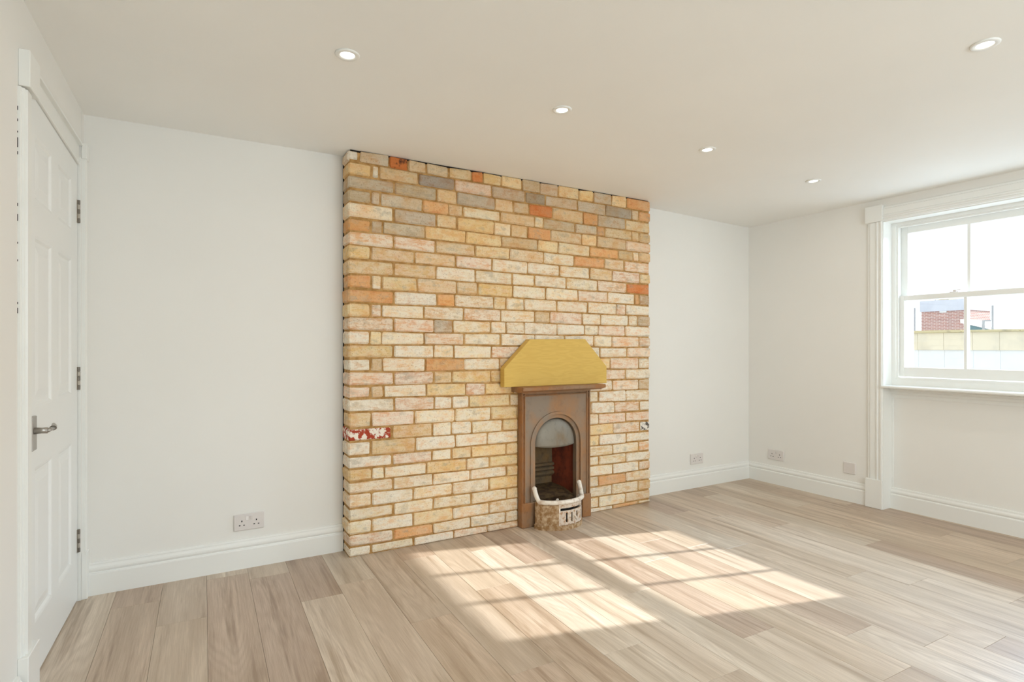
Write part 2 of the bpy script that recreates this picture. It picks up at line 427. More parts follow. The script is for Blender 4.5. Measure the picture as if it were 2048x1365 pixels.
# casing
ARC = [(0,0),(0,0.007),(0.003,0.009),(0.010,0.009),(0.011,0.014),(0.014,0.016),(0.018,0.014),(0.022,0.013),(0.024,0.020),(0.070,0.019),(0.074,0.015),(0.090,0.012),(0.108,0.010),(0.112,0)]
casing = empty('trim_1', LW0, LWR, kind='structure')
bm = BM(); prism(bm, ARC, (nw, -1.005, 0.19), (0, 1, 0), (1, 0, 0), (0, 0, 1.79)); link('architrave', bm, M_TRIM, casing)
bm = BM(); prism(bm, [(0,0),(0,0.010),(0.006,0.014),(0.036,0.020),(0.042,0.018),(0.05,0.014),(0.05,0)], (nw, 0.0, 0.215), (0, -1, 0), (1, 0, 0), (0, 0, 1.82)); link('architrave', bm, M_TRIM, casing)
bm = BM(); prism(bm, [(DS0, 2.004), (DS1, 2.044), (DS1, 2.112), (DS0, 2.100)], (-0.003, 0, 0), (0, -1, 0), (0, 0, 1), (0.0085, 0, 0))
prism(bm, [(0.0, 2.092), (DS1+0.03, 2.104), (DS1+0.03, 2.114), (0.0, 2.102)], (0.0, 0, 0), (0, -1, 0), (0, 0, 1), (nw+0.006, 0, 0))
link('head_casing', bm, M_TRIM, casing)
bm = BM(); prism(bm, [(DS0-0.01, 2.006), (DS1+0.03, 2.046), (DS1+0.03, 2.054), (DS0-0.01, 2.014)], (0.0055, 0, 0), (0, -1, 0), (0, 0, 1), (0.002, 0, 0))
link('head_bead', bm, M_TRIM, casing)
link('plinth_block', box(BM(), nw, nw+0.028, -1.010, -0.880, 0, 0.198, 0.002), M_TRIM, casing)
link('plinth_block', box(BM(), -0.002, nw+0.022, -0.050, 0.0, 0, 0.218, 0.002), M_TRIM, casing)
link('corner_block', box(BM(), nw, nw+0.030, -1.000, -0.885, 1.985, 2.100, 0.002), M_TRIM, casing)
link('corner_block', box(BM(), nw, nw+0.022, -0.055, 0.0, 2.035, 2.105, 0.002), M_TRIM, casing)
# the stop of the frame seen beside the hinges
link('frame_edge', box(BM(), -0.02, nw-0.002, -DS0+0.0005, -0.02, 0.0, 2.04), M_TRIM, casing)
# broken sealant line down the near edge of the casing
bm = BM()
for k in range(14):
    z = random.choice((1.9, 1.88, 1.86, 1.80, 1.76, 1.60, 1.45, 1.30)) + random.uniform(-0.05, 0.05); hgt = random.uniform(0.003, 0.018)
    box(bm, nw, nw+0.0015, -1.0075, -1.0055, z, z+hgt)
link('sealant_crack', bm, M_VOID, casing)

# ------------------------------------------------------------------ the sash window
win = empty('window_1', (XB, 1.54, 0.875), kind='structure')
def wl(name, bm, m=M_TRIM, parent=None):
    o = link(name, bm, m, parent or win)
    o.matrix_parent_inverse = Matrix.Translation(-Vector((XB, 1.54, 0.875))) if parent is None else Matrix.Identity(4)
    return o
GY0, GY1 = 0.985, 2.095    # daylight width of the glass
# outer box frame with stepped beads
bm = BM()
for (xa, xb, ya, za, zb) in ((4.425, 4.57, 0.030, 0.93, 2.035), (4.437, 4.451, 0.042, 0.947, 2.022)):
    box(bm, xa, xb, WY0, WY0+ya, 0.875, 2.062, 0); box(bm, xa, xb, WY1-ya, WY1, 0.875, 2.062, 0)
    box(bm, xa, xb, WY0+ya, WY1-ya, 0.875, za, 0); box(bm, xa, xb, WY0+ya, WY1-ya, zb, 2.062, 0)
wl('box_frame', bm)
def sash(x0, x1, zb, zt, rb, rt, st, nm):
    """frame ring from zb to zt with bottom rail rb, top rail rt, stiles st; panes and bars are sub-parts"""
    bm = BM(); y0, y1 = WY0+0.030, WY1-0.030
    box(bm, x0, x1, y0, y0+st, zb, zt, 0.002); box(bm, x0, x1, y1-st, y1, zb, zt, 0.002)
    box(bm, x0, x1, y0+st, y1-st, zb, zb+rb, 0.002); box(bm, x0, x1, y0+st, y1-st, zt-rt, zt, 0.002)
    o = wl(nm, bm)
    pitch = (y1-y0-2*st)/3; xc = (x0+x1)/2
    for k in (1, 2):
        yb = y0+st+pitch*k
        b = BM(); prism(b, [(-0.018, -0.008), (-0.018, 0.008), (-0.006, 0.013), (0.014, 0.013), (0.018, 0.009), (0.018, -0.009), (0.014, -0.013), (-0.006, -0.013)], (xc, yb, zb+rb), (1, 0, 0), (0, 1, 0), (0, 0, zt-rt-zb-rb))
        wl('glazing_bar', b, M_TRIM, o)
    for k in range(3):
        b = box(BM(), xc+0.002, xc+0.005, y0+st+pitch*k+0.003, y0+st+pitch*(k+1)-0.003, zb+rb-0.002, zt-rt+0.002)
        wl('pane', b, M_GLASS, o)
    return o
s1 = sash(4.455, 4.497, 0.952, 1.532, 0.068, 0.036, 0.042, 'sash')
s2 = sash(4.505, 4.547, 1.497, 2.040, 0.036, 0.055, 0.042, 'sash')
bm = BM(); box(bm, 4.462, 4.490, 1.765, 1.815, 1.532, 1.538, 0.001); box(bm, 4.470, 4.484, 1.780, 1.80, 1.538, 1.552, 0.002); tube(bm, [(4.477, 1.79, 1.548), (4.477, 1.755, 1.550)], [0.004, 0.003], 8)
wl('sash_fastener', bm, M_PVC)
# sill board with rounded nose, bed mould below
bm = BM(); prism(bm, [(0, 0), (0, 0.019), (-0.148, 0.019), (-0.153, 0.016), (-0.155, 0.0095), (-0.153, 0.003), (-0.148, 0)], (4.437, WY0+0.001, 0.872), (1, 0, 0), (0, 0, 1), (0, WY1-WY0-0.002, 0))
wl('sill_board', bm)
bm = BM(); prism(bm, [(0, 0), (-0.030, 0), (-0.030, -0.010), (-0.024, -0.014), (-0.022, -0.026), (-0.016, -0.030), (-0.014, -0.046), (-0.008, -0.050), (-0.006, -0.072), (0, -0.074)], (XB, WY0+0.001, 0.872), (1, 0, 0), (0, 0, 1), (0, WY1-WY0-0.002, 0))
wl('bed_moulding', bm)
# panel moulding strips in the recess under the sill
bm = BM(); box(bm, XB-0.006, XB, WY1-0.020, WY1-0.001, 0.150, 0.80, 0.002); box(bm, XB-0.006, XB, WY0+0.001, WY0+0.020, 0.150, 0.80, 0.002)
wl('panel_moulding', bm)
# side and head architraves, blocks, plinths
AR = [(0,0),(0,0.010),(0.006,0.014),(0.018,0.014),(0.022,0.020),(0.060,0.020),(0.066,0.026),(0.074,0.027),(0.080,0.022),(0.088,0.022),(0.094,0.030),(0.104,0.030),(0.108,0.024),(0.108,0)]
bm = BM(); prism(bm, AR, (XR, WY1+0.108, 0.205), (0, -1, 0), (-1, 0, 0), (0, 0, 1.86)); wl('architrave', bm)
bm = BM(); prism(bm, AR, (XR, WY0-0.108, 0.205), (0, 1, 0), (-1, 0, 0), (0, 0, 1.86)); wl('architrave', bm)
bm = BM(); prism(bm, [(a, b) for a, b in AR], (XR, WY0-0.01, 2.172), (0, 0, -1), (-1, 0, 0), (0, WY1-WY0+0.02, 0)); wl('head_architrave', bm)
for y in (WY1-0.002, WY0-0.116+0.002):
    wl('corner_block', box(BM(), XR-0.034, XR, y, y+0.116, 2.066, 2.184, 0.002))
    wl('plinth_block', box(BM(), XR-0.036, XR, y, y+0.116, 0, 0.207, 0.002))
# reveal linings
bm = BM(); box(bm, XR-0.02, XB, WY1-0.004, WY1+0.004, 0.0, 2.062); box(bm, XR-0.02, XB, WY0-0.004, WY0+0.004, 0.0, 2.062); box(bm, XR-0.02, XB, WY0, WY1, 2.058, 2.066)
wl('reveal_lining', bm)

# unseen window added behind the camera to bring in light
w2 = empty('added_window_2', (1.9, YF-0.12, 0.78), kind='structure')
bm = BM()
for x0, x1 in ((0.55, 0.61), (3.19, 3.25), (1.43, 1.48), (2.32, 2.37)): box(bm, x0, x1, YF-0.17, YF-0.11, 0.78, 2.12)
box(bm, 0.55, 3.25, YF-0.17, YF-0.11, 0.78, 0.84); box(bm, 0.55, 3.25, YF-0.17, YF-0.11, 2.06, 2.12)
o = link('window_frame', bm, M_TRIM, w2); o.matrix_parent_inverse = Matrix.Translation((-1.9, -(YF-0.12), -0.78))
for x0, x1 in ((0.61, 1.43), (1.48, 2.32), (2.37, 3.19)):
    o = link('pane', box(BM(), x0, x1, YF-0.142, YF-0.138, 0.84, 2.06), M_GLASS, w2); o.matrix_parent_inverse = Matrix.Translation((-1.9, -(YF-0.12), -0.78))

# ------------------------------------------------------------------ chimney breast, brick by brick
CX0, CX1, CY = 0.771, 3.009, 3.137
chim = empty('chimney_breast', (1.89, 3.2, 0), label='floor-to-ceiling chimney breast of bare cream and orange brick between the white walls', cat='chimney breast')
CH0 = Vector((1.89, 3.2, 0))
f_, ph = 1125.0, math.radians(30)
def px2x(px, Y=CY):        # survey of the photograph: column on the brick face -> metres along the wall
    u = (px-1024)/f_
    return Y*(0.5+u*math.cos(ph))/(math.cos(ph)-u*0.5)
LB = [297,322,348.6,376,403,434,462,489,517,547,577,605.7,633.5,662.5,689,717,744.7,772.5,799,827,857,885,915.6,940.3,966,990.8,1018.5,1045,1073,1096,1118]
RB = [402,425,445.6,468.5,486.7,507,526.6,548,570,590.6,611.4,632.9,654.3,674,695.5,716.3,737.7,758.8,779.6,801,822,842,862,881.8,901.6,919.7,939.5,959,979,999,1020]
ZL = [1.17-(y-693)*0.002762 for y in LB]; ZR = [1.17-(y-693)*0.00375 for y in RB]
ZL[0] = ZR[0] = 2.261
PAL = {'c': (234,216,184), 'y': (230,204,156), 'o': (220,172,122), 'O': (208,136,84), 'g': (200,182,156), 'G': (172,158,140),
       'w': (235,222,200), 'p': (228,198,170), 't': (218,192,152), 'r': (170,70,45), 'b': (210,120,55), 's': (225,215,205)}
ROWS = [
 'w719 g778 b817 t853 t898 t944 O967 y1003 y1045 g1081 g1117 y1159 y1188 g1224 y1254 o1303',
 'y744 w759 t837 G909 p984 g1051 G1092 g1156 g1212 G1264 t1278 o1303',
 'g789 g874 t914 g991 t1027 t1059 O1106 t1167 o1196 g1251 t1303',
 'g743 g761 g846 o898 t926 c1002 t1070 c1088 g1151 g1195 o1210 t1264 t1279 t1303',
 'c788 g874 t914 y989 c1023 t1056 o1102 t1164 y1194 t1252 p1303',
 'o743 g766 g850 y932 y1004 t1076 y1117 c1180 o1238 t1267 c1279 t1303',
 'p788 p871 t950 y1020 t1088 c1149 o1210 t1249 p1303',
 'y742 t830 t912 p985 c1056 c1120 c1180 t1225 p1280 y1303',
 't788 t873 c951 c1025 c1070 c1134 c1196 p1253 O1303',
 'o744 c763 y835 t914 t956 y1026 c1092 c1157 p1216 w1270 o1279 g1303',
 'o789 w874 o910 c988 t1013 c1049 c1114 c1176 c1233 p1252 w1303',
 'y742 p763 c848 c928 p1002 c1070 t1101 p1165 c1202 w1258 c1276 g1303',
 'p788 p868 g906 c982 c1013 c1049 w1115 w1170 c1197 p1251 w1303',
 'w740 y763 c849 p928 c1002 w1070 w1130 w1189 c1225 p1279 p1303',
 'y788 w868 c908 c983 p1045 t1120 w1201 w1255 p1303',
 'w742 t765 c851 o929 c1000 t1100 y1180 y1221 p1278 w1303',
 'p788 p868 t905 y982 y1060 t1130 p1200 p1252 w1303',
 'p742 t768 c853 y932 p971 y1028 t1100 t1170 w1226 p1278 g1303',
 'w790 p869 w905 w939 y1020 t1100 t1160 c1198 w1252 w1303',
 't743 p829 c910 c982 y1035 t1110 t1183 w1230 p1280 w1303',
 'r785 t865 c903 w944 c1005 y1040 |1183 c1198 p1252 p1303',
 'w742 y832 w912 c975 c1040 |1183 y1227 p1280 s1303',
 'w785 p865 c904 y943 y1013 y1040 |1183 y1199 w1253 w1303',
 'y744 c769 c853 y933 c979 y1040 |1183 c1226 c1278 p1303',
 'c786 c866 c941 c1013 y1040 |1183 c1198 c1252 w1303',
 'c744 w827 c905 c979 y1040 |1183 c1226 w1278 p1303',
 'c787 c867 c943 c1014 y1040 |1183 c1198 o1252 c1303',
 'c744 w827 y906 c979 c1040 |1183 c1225 c1277 t1303',
 'p787 o866 c941 w1011 c1040 |1183 c1198 c1251 t1303',
 'w743 c828 w908 p975 p1040 |1183 w1226 o1277 c1303']
def zat(arr_l, arr_r, k, x):
    t = (x-CX0)/(CX1-CX0)
    return arr_l[k]*(1-t) + arr_r[k]*t + 0.0022*math.sin(x*7.3+k*2.1)
nb = 0
def brick(x0, x1, k, code, first=False, last=False):
    global nb
    gj = 0.0044
    xa, xb = x0 + (0 if first else gj), x1 - (0 if last else gj)
    if last: xb += random.choice((-0.006, 0.0, 0.003, 0.005))
    if first: xa += random.uniform(-0.003, 0.003)
    zt0, zt1 = zat(ZL, ZR, k, xa)-gj*0.9, zat(ZL, ZR, k, xb)-gj*0.9
    zb0, zb1 = zat(ZL, ZR, k+1, xa)+gj*0.9, zat(ZL, ZR, k+1, xb)+gj*0.9
    zb0, zb1 = max(zb0, 0.002), max(zb1, 0.002)
    if min(zt0-zb0, zt1-zb1) < 0.008: return
    if k == 0:
        d = random.uniform(-0.004, 0.004); zt0 -= d; zt1 -= random.uniform(-0.004, 0.004)
    yf = CY + random.uniform(-0.0025, 0.003)
    yb = CY + (random.uniform(0.134, 0.147) if (first or last) else 0.05)
    if code == 'w' and k == 0: yf += 0.004
    c0 = Vector(((xa+xb)/2, (yf+yb)/2, (zt0+zb0)/2))
    bm = BM()
    P = [(xa,yf,zb0),(xb,yf,zb1),(xb,yb,zb1),(xa,yb,zb0),(xa,yf,zt0),(xb,yf,zt1),(xb,yb,zt1),(xa,yb,zt0)]
    v = [bm.verts.new(Vector(p)-c0) for p in P]
    for fc in ((0,3,2,1),(4,5,6,7),(0,1,5,4),(1,2,6,5),(2,3,7,6),(3,0,4,7)): bm.faces.new([v[i] for i in fc])
    bmesh.ops.bevel(bm, geom=list(bm.edges), offset=random.uniform(0.004, 0.0075) if not (first or last) else 0.009, segments=1, affect='EDGES', clamp_overlap=True)
    for vv in bm.verts:
        q = vv.co + c0
        vv.co += Vector((random.uniform(-1, 1)*0.0026, random.uniform(-1, 1)*0.0014, random.uniform(-1, 1)*0.0020))
    m = {'r': M_RED, 'b': M_BURNT, 's': M_SOOT}.get(code, M_BRICK)
    jj = random.uniform(-9, 9); kk = random.uniform(-4, 4); cc = [max(0, min(255, ch + d)) for ch, d in zip(PAL[code], (jj, jj, jj-kk))]
    wash = {'w': 0.9, 'c': 0.65, 'p': 0.65, 'y': 0.25, 't': 0.3, 'g': 0.3, 'G': 0.12, 'o': 0.12, 'O': 0.05}.get(code, 0.4)
    if k < 6: wash *= 0.45
    o = link('brick', bm, m, chim, c0-CH0, col=(*lin(cc), wash))
    if code in ('r', 'b', 's'):
        o['label'] = {'r': 'brick with red face flaking through white', 'b': 'burnt orange brick with a black hollow', 's': 'brick blotched black and white'}[code]
    nb += 1
for k, row in enumerate(ROWS):
    x0 = CX0; toks = row.split(); skipto = None
    for i, tk in enumerate(toks):
        code, px = tk[0], float(tk[1:])
        x1 = px2x(px)
        if px == 1303: x1 = CX1
        if code == '|': x0 = 2.375; continue
        if px == 1040: x1 = 1.860
        brick(x0, x1, k, code, i == 0, i == len(toks)-1)
        x0 = x1
# mortar core, hollow behind the fireplace
bm = BM()
def core(x0, x1, z0, z1): box(bm, x0, x1, CY+0.0075, YB-0.004, z0, z1)
core(CX0+0.007, 1.90, 0, 2.250); core(2.33, CX1-0.009, 0, 2.250); core(1.90, 2.33, 0.80, 2.250)
mo = link('mortar', bm, M_MORTAR, chim, -CH0)
bm = BM(); box(bm, CX0+0.012, CX1-0.012, CY+0.012, YB-0.005, 2.250, 2.262)
link('ceiling_gap_shade', bm, M_VOID, chim, -CH0)  # near-black strip standing in for the shade under the ceiling
link('wall_gap_shade', box(BM(), CX0+0.003, CX0+0.02, 3.268, YB-0.001, 0, 2.255), M_VOID, chim, -CH0)  # near-black strip painted in for the shade where brick meets wall

# ------------------------------------------------------------------ fireplace
FX0, FX1, FY = 1.856, 2.408, 3.090
fire = empty('fireplace', (2.11, 3.06, 0), label='rusty cast-iron arched fireplace insert set in the brick chimney breast', cat='fireplace')
F0 = Vector((2.11, 3.06, 0))
def fl(name, bm, m, parent=None, smooth=False):
    if parent is None: return link(name, bm, m, fire, -F0, smooth)
    return link(name, bm, m, parent, None, smooth)
AX, AZ, AR0 = 2.134, 0.527, 0.196
def arch(r, z0, n=24, ax=AX, az=AZ):
    return [(ax-r, z0)] + [(ax-r*math.cos(math.pi*i/n), az+r*math.sin(math.pi*i/n)) for i in range(n+1)] + [(ax+r, z0)]
def ringplate(bm, outer, inner, y0, y1):
    """plate between two outlines with the same number of points, open at the bottom"""
    n = len(outer)
    def mk(pl, y): return [bm.verts.new((p[0], y, p[1])) for p in pl]
    a, b, c, d = mk(outer, y0), mk(inner, y0), mk(outer, y1), mk(inner, y1)
    for i in range(n-1):
        bm.faces.new((a[i], a[i+1], b[i+1], b[i])); bm.faces.new((c[i], d[i], d[i+1], c[i+1]))
        bm.faces.new((a[i], c[i], c[i+1], a[i+1])); bm.faces.new((b[i], b[i+1], d[i+1], d[i]))
    for i in (0, n-1): bm.faces.new((a[i], b[i], d[i], c[i]) if i else (a[i], c[i], d[i], b[i]))
    return bm
ZT = 0.875
def rect_like(inner, x0, x1, zt):
    out = []
    n = len(inner)
    for i, p in enumerate(inner):
        if i == 0: out.append((x0, p[1])); continue
        if i == n-1: out.append((x1, p[1])); continue
        dx, dz = p[0]-AX, p[1]-AZ
        s = 1e9
        if dx < -1e-6: s = min(s, (x0-AX)/dx)
        if dx > 1e-6: s = min(s, (x1-AX)/dx)
        if dz > 1e-6: s = min(s, (zt-AZ)/dz)
        out.append((AX+dx*s, AZ+dz*s))
    # snap closest points to the corners
    for cx in (x0, x1):
        j = min(range(1, n-1), key=lambda q: (out[q][0]-cx)**2 + (out[q][1]-zt)**2); out[j] = (cx, zt)
    return out
inn = arch(AR0, 0.0, 32)
bm = ringplate(BM(), rect_like(inn, FX0+0.03, FX1-0.03, ZT-0.03), inn, FY+0.008, FY+0.022)
plate = fl('arched_plate', bm, M_IRON)
# stepped moulding round the plate
for x0, x1, sgn in ((FX0, FX0+0.032, 1), (FX1-0.032, FX1, -1)):
    bm = BM(); pr = [(0, 0), (0, 0.040), (0.004, 0.052), (0.010, 0.050), (0.013, 0.040), (0.018, 0.040), (0.022, 0.048), (0.027, 0.048), (0.032, 0.036), (0.032, 0)]
    prism(bm, pr, (x0 if sgn > 0 else x1, CY, 0.150), (sgn, 0, 0), (0, -1, 0), (0, 0, ZT-0.150))
    fl('side_moulding', bm, M_IRONR)
bm = BM(); prism(bm, [(0, 0), (0.0, 0.052), (-0.010, 0.050), (-0.013, 0.040), (-0.018, 0.040), (-0.022, 0.048), (-0.034, 0.036), (-0.034, 0)], (FX0+0.0015, CY, ZT-0.001), (0, 0, 1), (0, -1, 0), (FX1-FX0-0.003, 0, 0))
fl('top_moulding', bm, M_IRONR)
fl('foot_block', box(BM(), FX0-0.002, FX0+0.098, FY-0.008, CY, 0, 0.158, 0.004), M_IRONR)
fl('foot_block', box(BM(), FX1-0.072, FX1+0.002, FY-0.008, CY, 0, 0.158, 0.004), M_IRONR)
# arch bead and deep soffit
bm = ringplate(BM(), arch(AR0+0.012, 0.15, 32), arch(AR0-0.004, 0.15, 32), FY+0.001, FY+0.014)
fl('arch_bead', bm, M_IRON)
bm = ringplate(BM(), arch(AR0-0.002, 0.0, 32), arch(AR0-0.030, 0.0, 32), FY+0.016, FY+0.055)
fl('inner_arch', bm, M_IRON)
# shelf
bm = BM(); prism(bm, [(0, 0), (-0.10, 0), (-0.135, 0.012), (-0.150, 0.014), (-0.152, 0.032), (-0.146, 0.036), (0, 0.036)], (1.806, CY+0.002, 0.876), (0, 1, 0), (0, 0, 1), (0.654, 0, 0))
fl('shelf', bm, M_IRONR)
# hood: a bulging sheet filling the arch down to its lip
bm = BM(); R = AR0-0.028; n1, n2 = 22, 12; grid = []
ZH = 0.510
for j in range(n2+1):
    row = []
    for i in range(n1+1):
        s = -1+2*i/n1
        x = AX + R*s
        ztop = AZ + R*math.sqrt(max(0, 1-s*s))
        z = ZH + (ztop-ZH)*(j/n2)
        t = (z-ZH)/(AZ+R-ZH)
        prof = math.sqrt(max(0, 1-s*s))*math.sqrt(max(0, 1-((z-ZH)/(ztop-ZH+1e-6))**2))
        y = FY+0.050 - 0.062*prof
        row.append(bm.verts.new((x, y, z - 0.010*(1-s*s)*(1-j/n2))))
    grid.append(row)
for j in range(n2):
    for i in range(n1):
        q = (grid[j][i], grid[j][i+1], grid[j+1][i+1], grid[j+1][i])
        bm.faces.new(q)
bmesh.ops.remove_doubles(bm, verts=bm.verts, dist=0.0004)
hood = fl('hood', bm, M_HOOD, smooth=True)
md = hood.modifiers.new('thick', 'SOLIDIFY'); md.thickness = 0.005; md.offset = -1
# fire chamber
GX, GY_, GA, GB = 2.107, 3.055, 0.174, 0.125
bx0, bx1 = AX-AR0+0.012, AX+AR0-0.012
bm = BM()
prism(bm, [(0, 0), (0.05, 0.19), (0.02, 0.19), (-0.03, 0)], (bx0+0.0, FY+0.05, 0.0), (1, 0, 0), (0, 1, 0), (0, 0, 0.62))
fl('left_cheek', bm, M_FIRE)
bm = BM()
prism(bm, [(0, 0), (-0.075, 0.19), (-0.045, 0.19), (0.03, 0)], (bx1, FY+0.05, 0.0), (1, 0, 0), (0, 1, 0), (0, 0, 0.62))
fl('right_cheek', bm, M_FIRE)
bm = BM()
prism(bm, [(0, 0.0), (0, 0.25), (-0.02, 0.27), (-0.02, 0.285), (-0.005, 0.292), (-0.020, 0.300), (-0.020, 0.315), (-0.005, 0.322), (-0.020, 0.330), (-0.020, 0.345), (-0.004, 0.352), (0.0, 0.62), (0.03, 0.62), (0.03, 0)], (bx0, FY+0.235, 0), (0, 1, 0), (0, 0, 1), (bx1-bx0, 0, 0))
fb = fl('fireback', bm, M_FIREG)
bm = BM(); box(bm, bx0, bx1, FY+0.05, FY+0.24, 0.60, 0.62)
fl('flue_throat', bm, M_VOID)
bm = BM()
prism(bm, [(FY+0.03, 0.06), (FY+0.03, 0.162), (FY+0.235, 0.205), (FY+0.235, 0.06)], (bx0+0.035, 0, 0), (0, 1, 0), (0, 0, 1), (bx1-bx0-0.07, 0, 0))
prism(bm, [(FY-0.115, 0.06), (FY-0.115, 0.127), (FY-0.02, 0.152), (FY+0.03, 0.162), (FY+0.03, 0.06)], (GX-0.10, 0, 0), (0, 1, 0), (0, 0, 1), (0.20, 0, 0))
prism(bm, [(FY-0.045, 0.06), (FY-0.045, 0.147), (FY+0.03, 0.162), (FY+0.03, 0.06)], (GX-0.155, 0, 0), (0, 1, 0), (0, 0, 1), (0.31, 0, 0))
fl('ash_bed', bm, M_ASH)
for (x, y, rr) in ((2.02, FY-0.045, 0.3), (2.11, FY-0.03, 0.8)):
    bm = box(BM(), -0.011, 0.011, -0.008, 0.008, -0.007, 0.012, 0.003)
    for v in bm.verts: v.co += Vector((random.uniform(-1, 1), random.uniform(-1, 1), random.uniform(-1, 1)))*0.003
    o = link('plaster_crumb', bm, M_GRATEW, None, (x, y, 0.1505 + 0.22*(y-(FY-0.045)))); o.rotation_euler = (0.4, 0.3, rr)
    tag(o, 'white plaster crumb lying in the grate, ' + ('the left of two' if x < 2.05 else 'the right of two'), 'rubble', 'crumbs in the grate')
# bowed grate front
GX, GY_, GA, GB = 2.107, 3.055, 0.174, 0.125
def bow(t, da=0.0): return (GX-(GA+da)*math.cos(t), GY_-(GB+da)*math.sin(t))
def band(bm, t0, t1, z0, z1, th, n, da=0.0, zf=None):
    a = []
    for i in range(n+1):
        t = t0+(t1-t0)*i/n
        xo, yo = bow(t, da); xi, yi = bow(t, da-th)
        zz0, zz1 = (z0, z1) if zf is None else zf(t)
        a.append([bm.verts.new(p) for p in ((xo, yo, zz0), (xo, yo, zz1), (xi, yi, zz1), (xi, yi, zz0))])
    for p, q in zip(a, a[1:]):
        for k in range(4): bm.faces.new((p[k], p[(k+1) % 4], q[(k+1) % 4], q[k]))
    bm.faces.new(a[0][::-1]); bm.faces.new(a[-1])
    return bm
PI = math.pi
grate = fl('grate_front', band(BM(), 0.02, 1.18, 0.0, 0.172, 0.010, 12), M_GRATEB)
fl('skirt', band(BM(), 0.02, PI-0.10, 0.0, 0.030, 0.014, 26, 0.006), M_GRATEB, grate)
b = BM(); band(b, 1.18, 2.60, 0.138, 0.172, 0.010, 14); fl('top_band', b, M_GRATE, grate)
b = BM(); band(b, 1.18, 1.24, 0.03, 0.138, 0.010, 2); band(b, 2.52, PI-0.02, 0.0, 0.172, 0.012, 6); fl('side_post', b, M_GRATEW, grate)
# ash door with four slits: solid strips between the slits
b = BM(); slits = [1.50, 1.74, 2.02, 2.30]; edges = [1.20]
for s in slits: edges += [s-(0.034 if s < 2 else 0.050), s+(0.034 if s < 2 else 0.050)]
edges += [2.52]
for i in range(0, len(edges), 2): band(b, edges[i], edges[i+1], 0.048, 0.108, 0.006, 3, 0.002)
band(b, 1.20, 2.52, 0.032, 0.048, 0.006, 14, 0.002); band(b, 1.20, 2.52, 0.108, 0.122, 0.006, 14, 0.002)
ad = fl('ash_door', b, M_GRATE, grate)
b = BM(); x_, y_ = bow(1.87, 0.010); tube(b, [(x_, y_+0.012, 0.080), (x_, y_-0.006, 0.074), (x_+0.006, y_-0.010, 0.062)], [0.006, 0.008, 0.006], 8)
fl('ash_door_knob', b, M_GRATEW, ad, smooth=True)
b = BM(); band(b, 1.2, 2.55, 0.0, 0.14, 0.004, 12, -0.03); fl('ash_pit_shade', b, M_VOID)  # black band behind the slits, standing in for shade inside the pit
# rim that curls up into a horn on either side
def rimz(t):
    e = min(t, PI-t); return 0.178 + 0.078*max(0, 1-e/0.36)**1.4
b = BM(); pts = []; rads = []
for i in range(41):
    t = 0.0+PI*i/40; x, y = bow(t, 0.004); pts.append((x, y, rimz(t))); rads.append(0.0145)
tube(b, pts, rads, 10, 1.0); fl('rim', b, M_GRATEW, grate, smooth=True)
for t in (0.0, PI):
    x, y = bow(t, 0.004); b = BM(); bmesh.ops.create_icosphere(b, subdivisions=2, radius=0.0165, matrix=Matrix.Translation((x, y, 0.254))); fl('horn', b, M_GRATEW, grate, smooth=True)

# pine board resting on the shelf against the bricks
bm = BM(); prism(bm, [(1.719, 0.9125), (1.719, 1.030), (1.911, 1.215), (2.352, 1.219), (2.540, 1.028), (2.540, 0.9125)], (0, 3.075, 0), (1, 0, 0), (0, 0, 1), (0, 0.052, 0))
bmesh.ops.bevel(bm, geom=list(bm.edges), offset=0.002, segments=1, affect='EDGES')
mb = link('mantel_board', bm, M_PINE)
tag(mb, 'yellow pine board with clipped top corners standing on the fireplace shelf', 'board')

# ------------------------------------------------------------------ sockets
def socket(name, loc, rz, label, double=True, group=None):
    r = empty(name, loc, rz, label, 'socket', group)      # local: x along the wall, -y into the room
    wd = 0.073 if double else 0.043
    bm = box(BM(), -wd, wd, -0.0095, 0, -0.043, 0.043, 0.003); link('faceplate', bm, M_PVC, r)
    if double:
        for sx in (-0.010, 0.010):
            b = BM(); prism(b, [(0, 0), (-0.0055 if sx < 0 else -0.0015, 0.0), (-0.0015 if sx < 0 else -0.0055, 0.019), (0, 0.019)], (sx-0.006, -0.0095, 0.010), (0, 1, 0), (0, 0, 1), (0.012, 0, 0)); link('switch', b, M_PVC, r)
        for cx in (-0.035, 0.035):
            for dx, dz, hw, hh in ((0, 0.006, 0.0026, 0.0045), (-0.0105, -0.0155, 0.0038, 0.0024), (0.0105, -0.0155, 0.0038, 0.0024)):
                link('pin_hole', box(BM(), cx+dx-hw, cx+dx+hw, -0.0100, -0.006, dz-hh, dz+hh), M_HOLE, r)
    else:
        for sx in (-0.030, 0.030): link('screw_cap', lathe(BM(), [(0, 0), (0.003, 0), (0.003, 0.0008), (0, 0.001)], 10), M_PVC, r, (sx, -0.0095, 0)).rotation_euler = (math.radians(90), 0, 0)
    return r
socket('double_socket', (0.284, YB, 0.241), 0, 'white double socket on the back wall left of the chimney breast, by the door')
socket('double_socket', (3.667, YB, 0.236), 0, 'white double socket on the back wall right of the chimney breast')
socket('double_socket', (XR, 3.012, 0.247), math.radians(-90), 'white double socket on the window wall just right of the corner')
o = socket('blanking_plate', (XR, 2.400, 0.251), math.radians(-90), 'square blank white plate low on the wall beside the window casing', False)
o['category'] = 'wall plate'

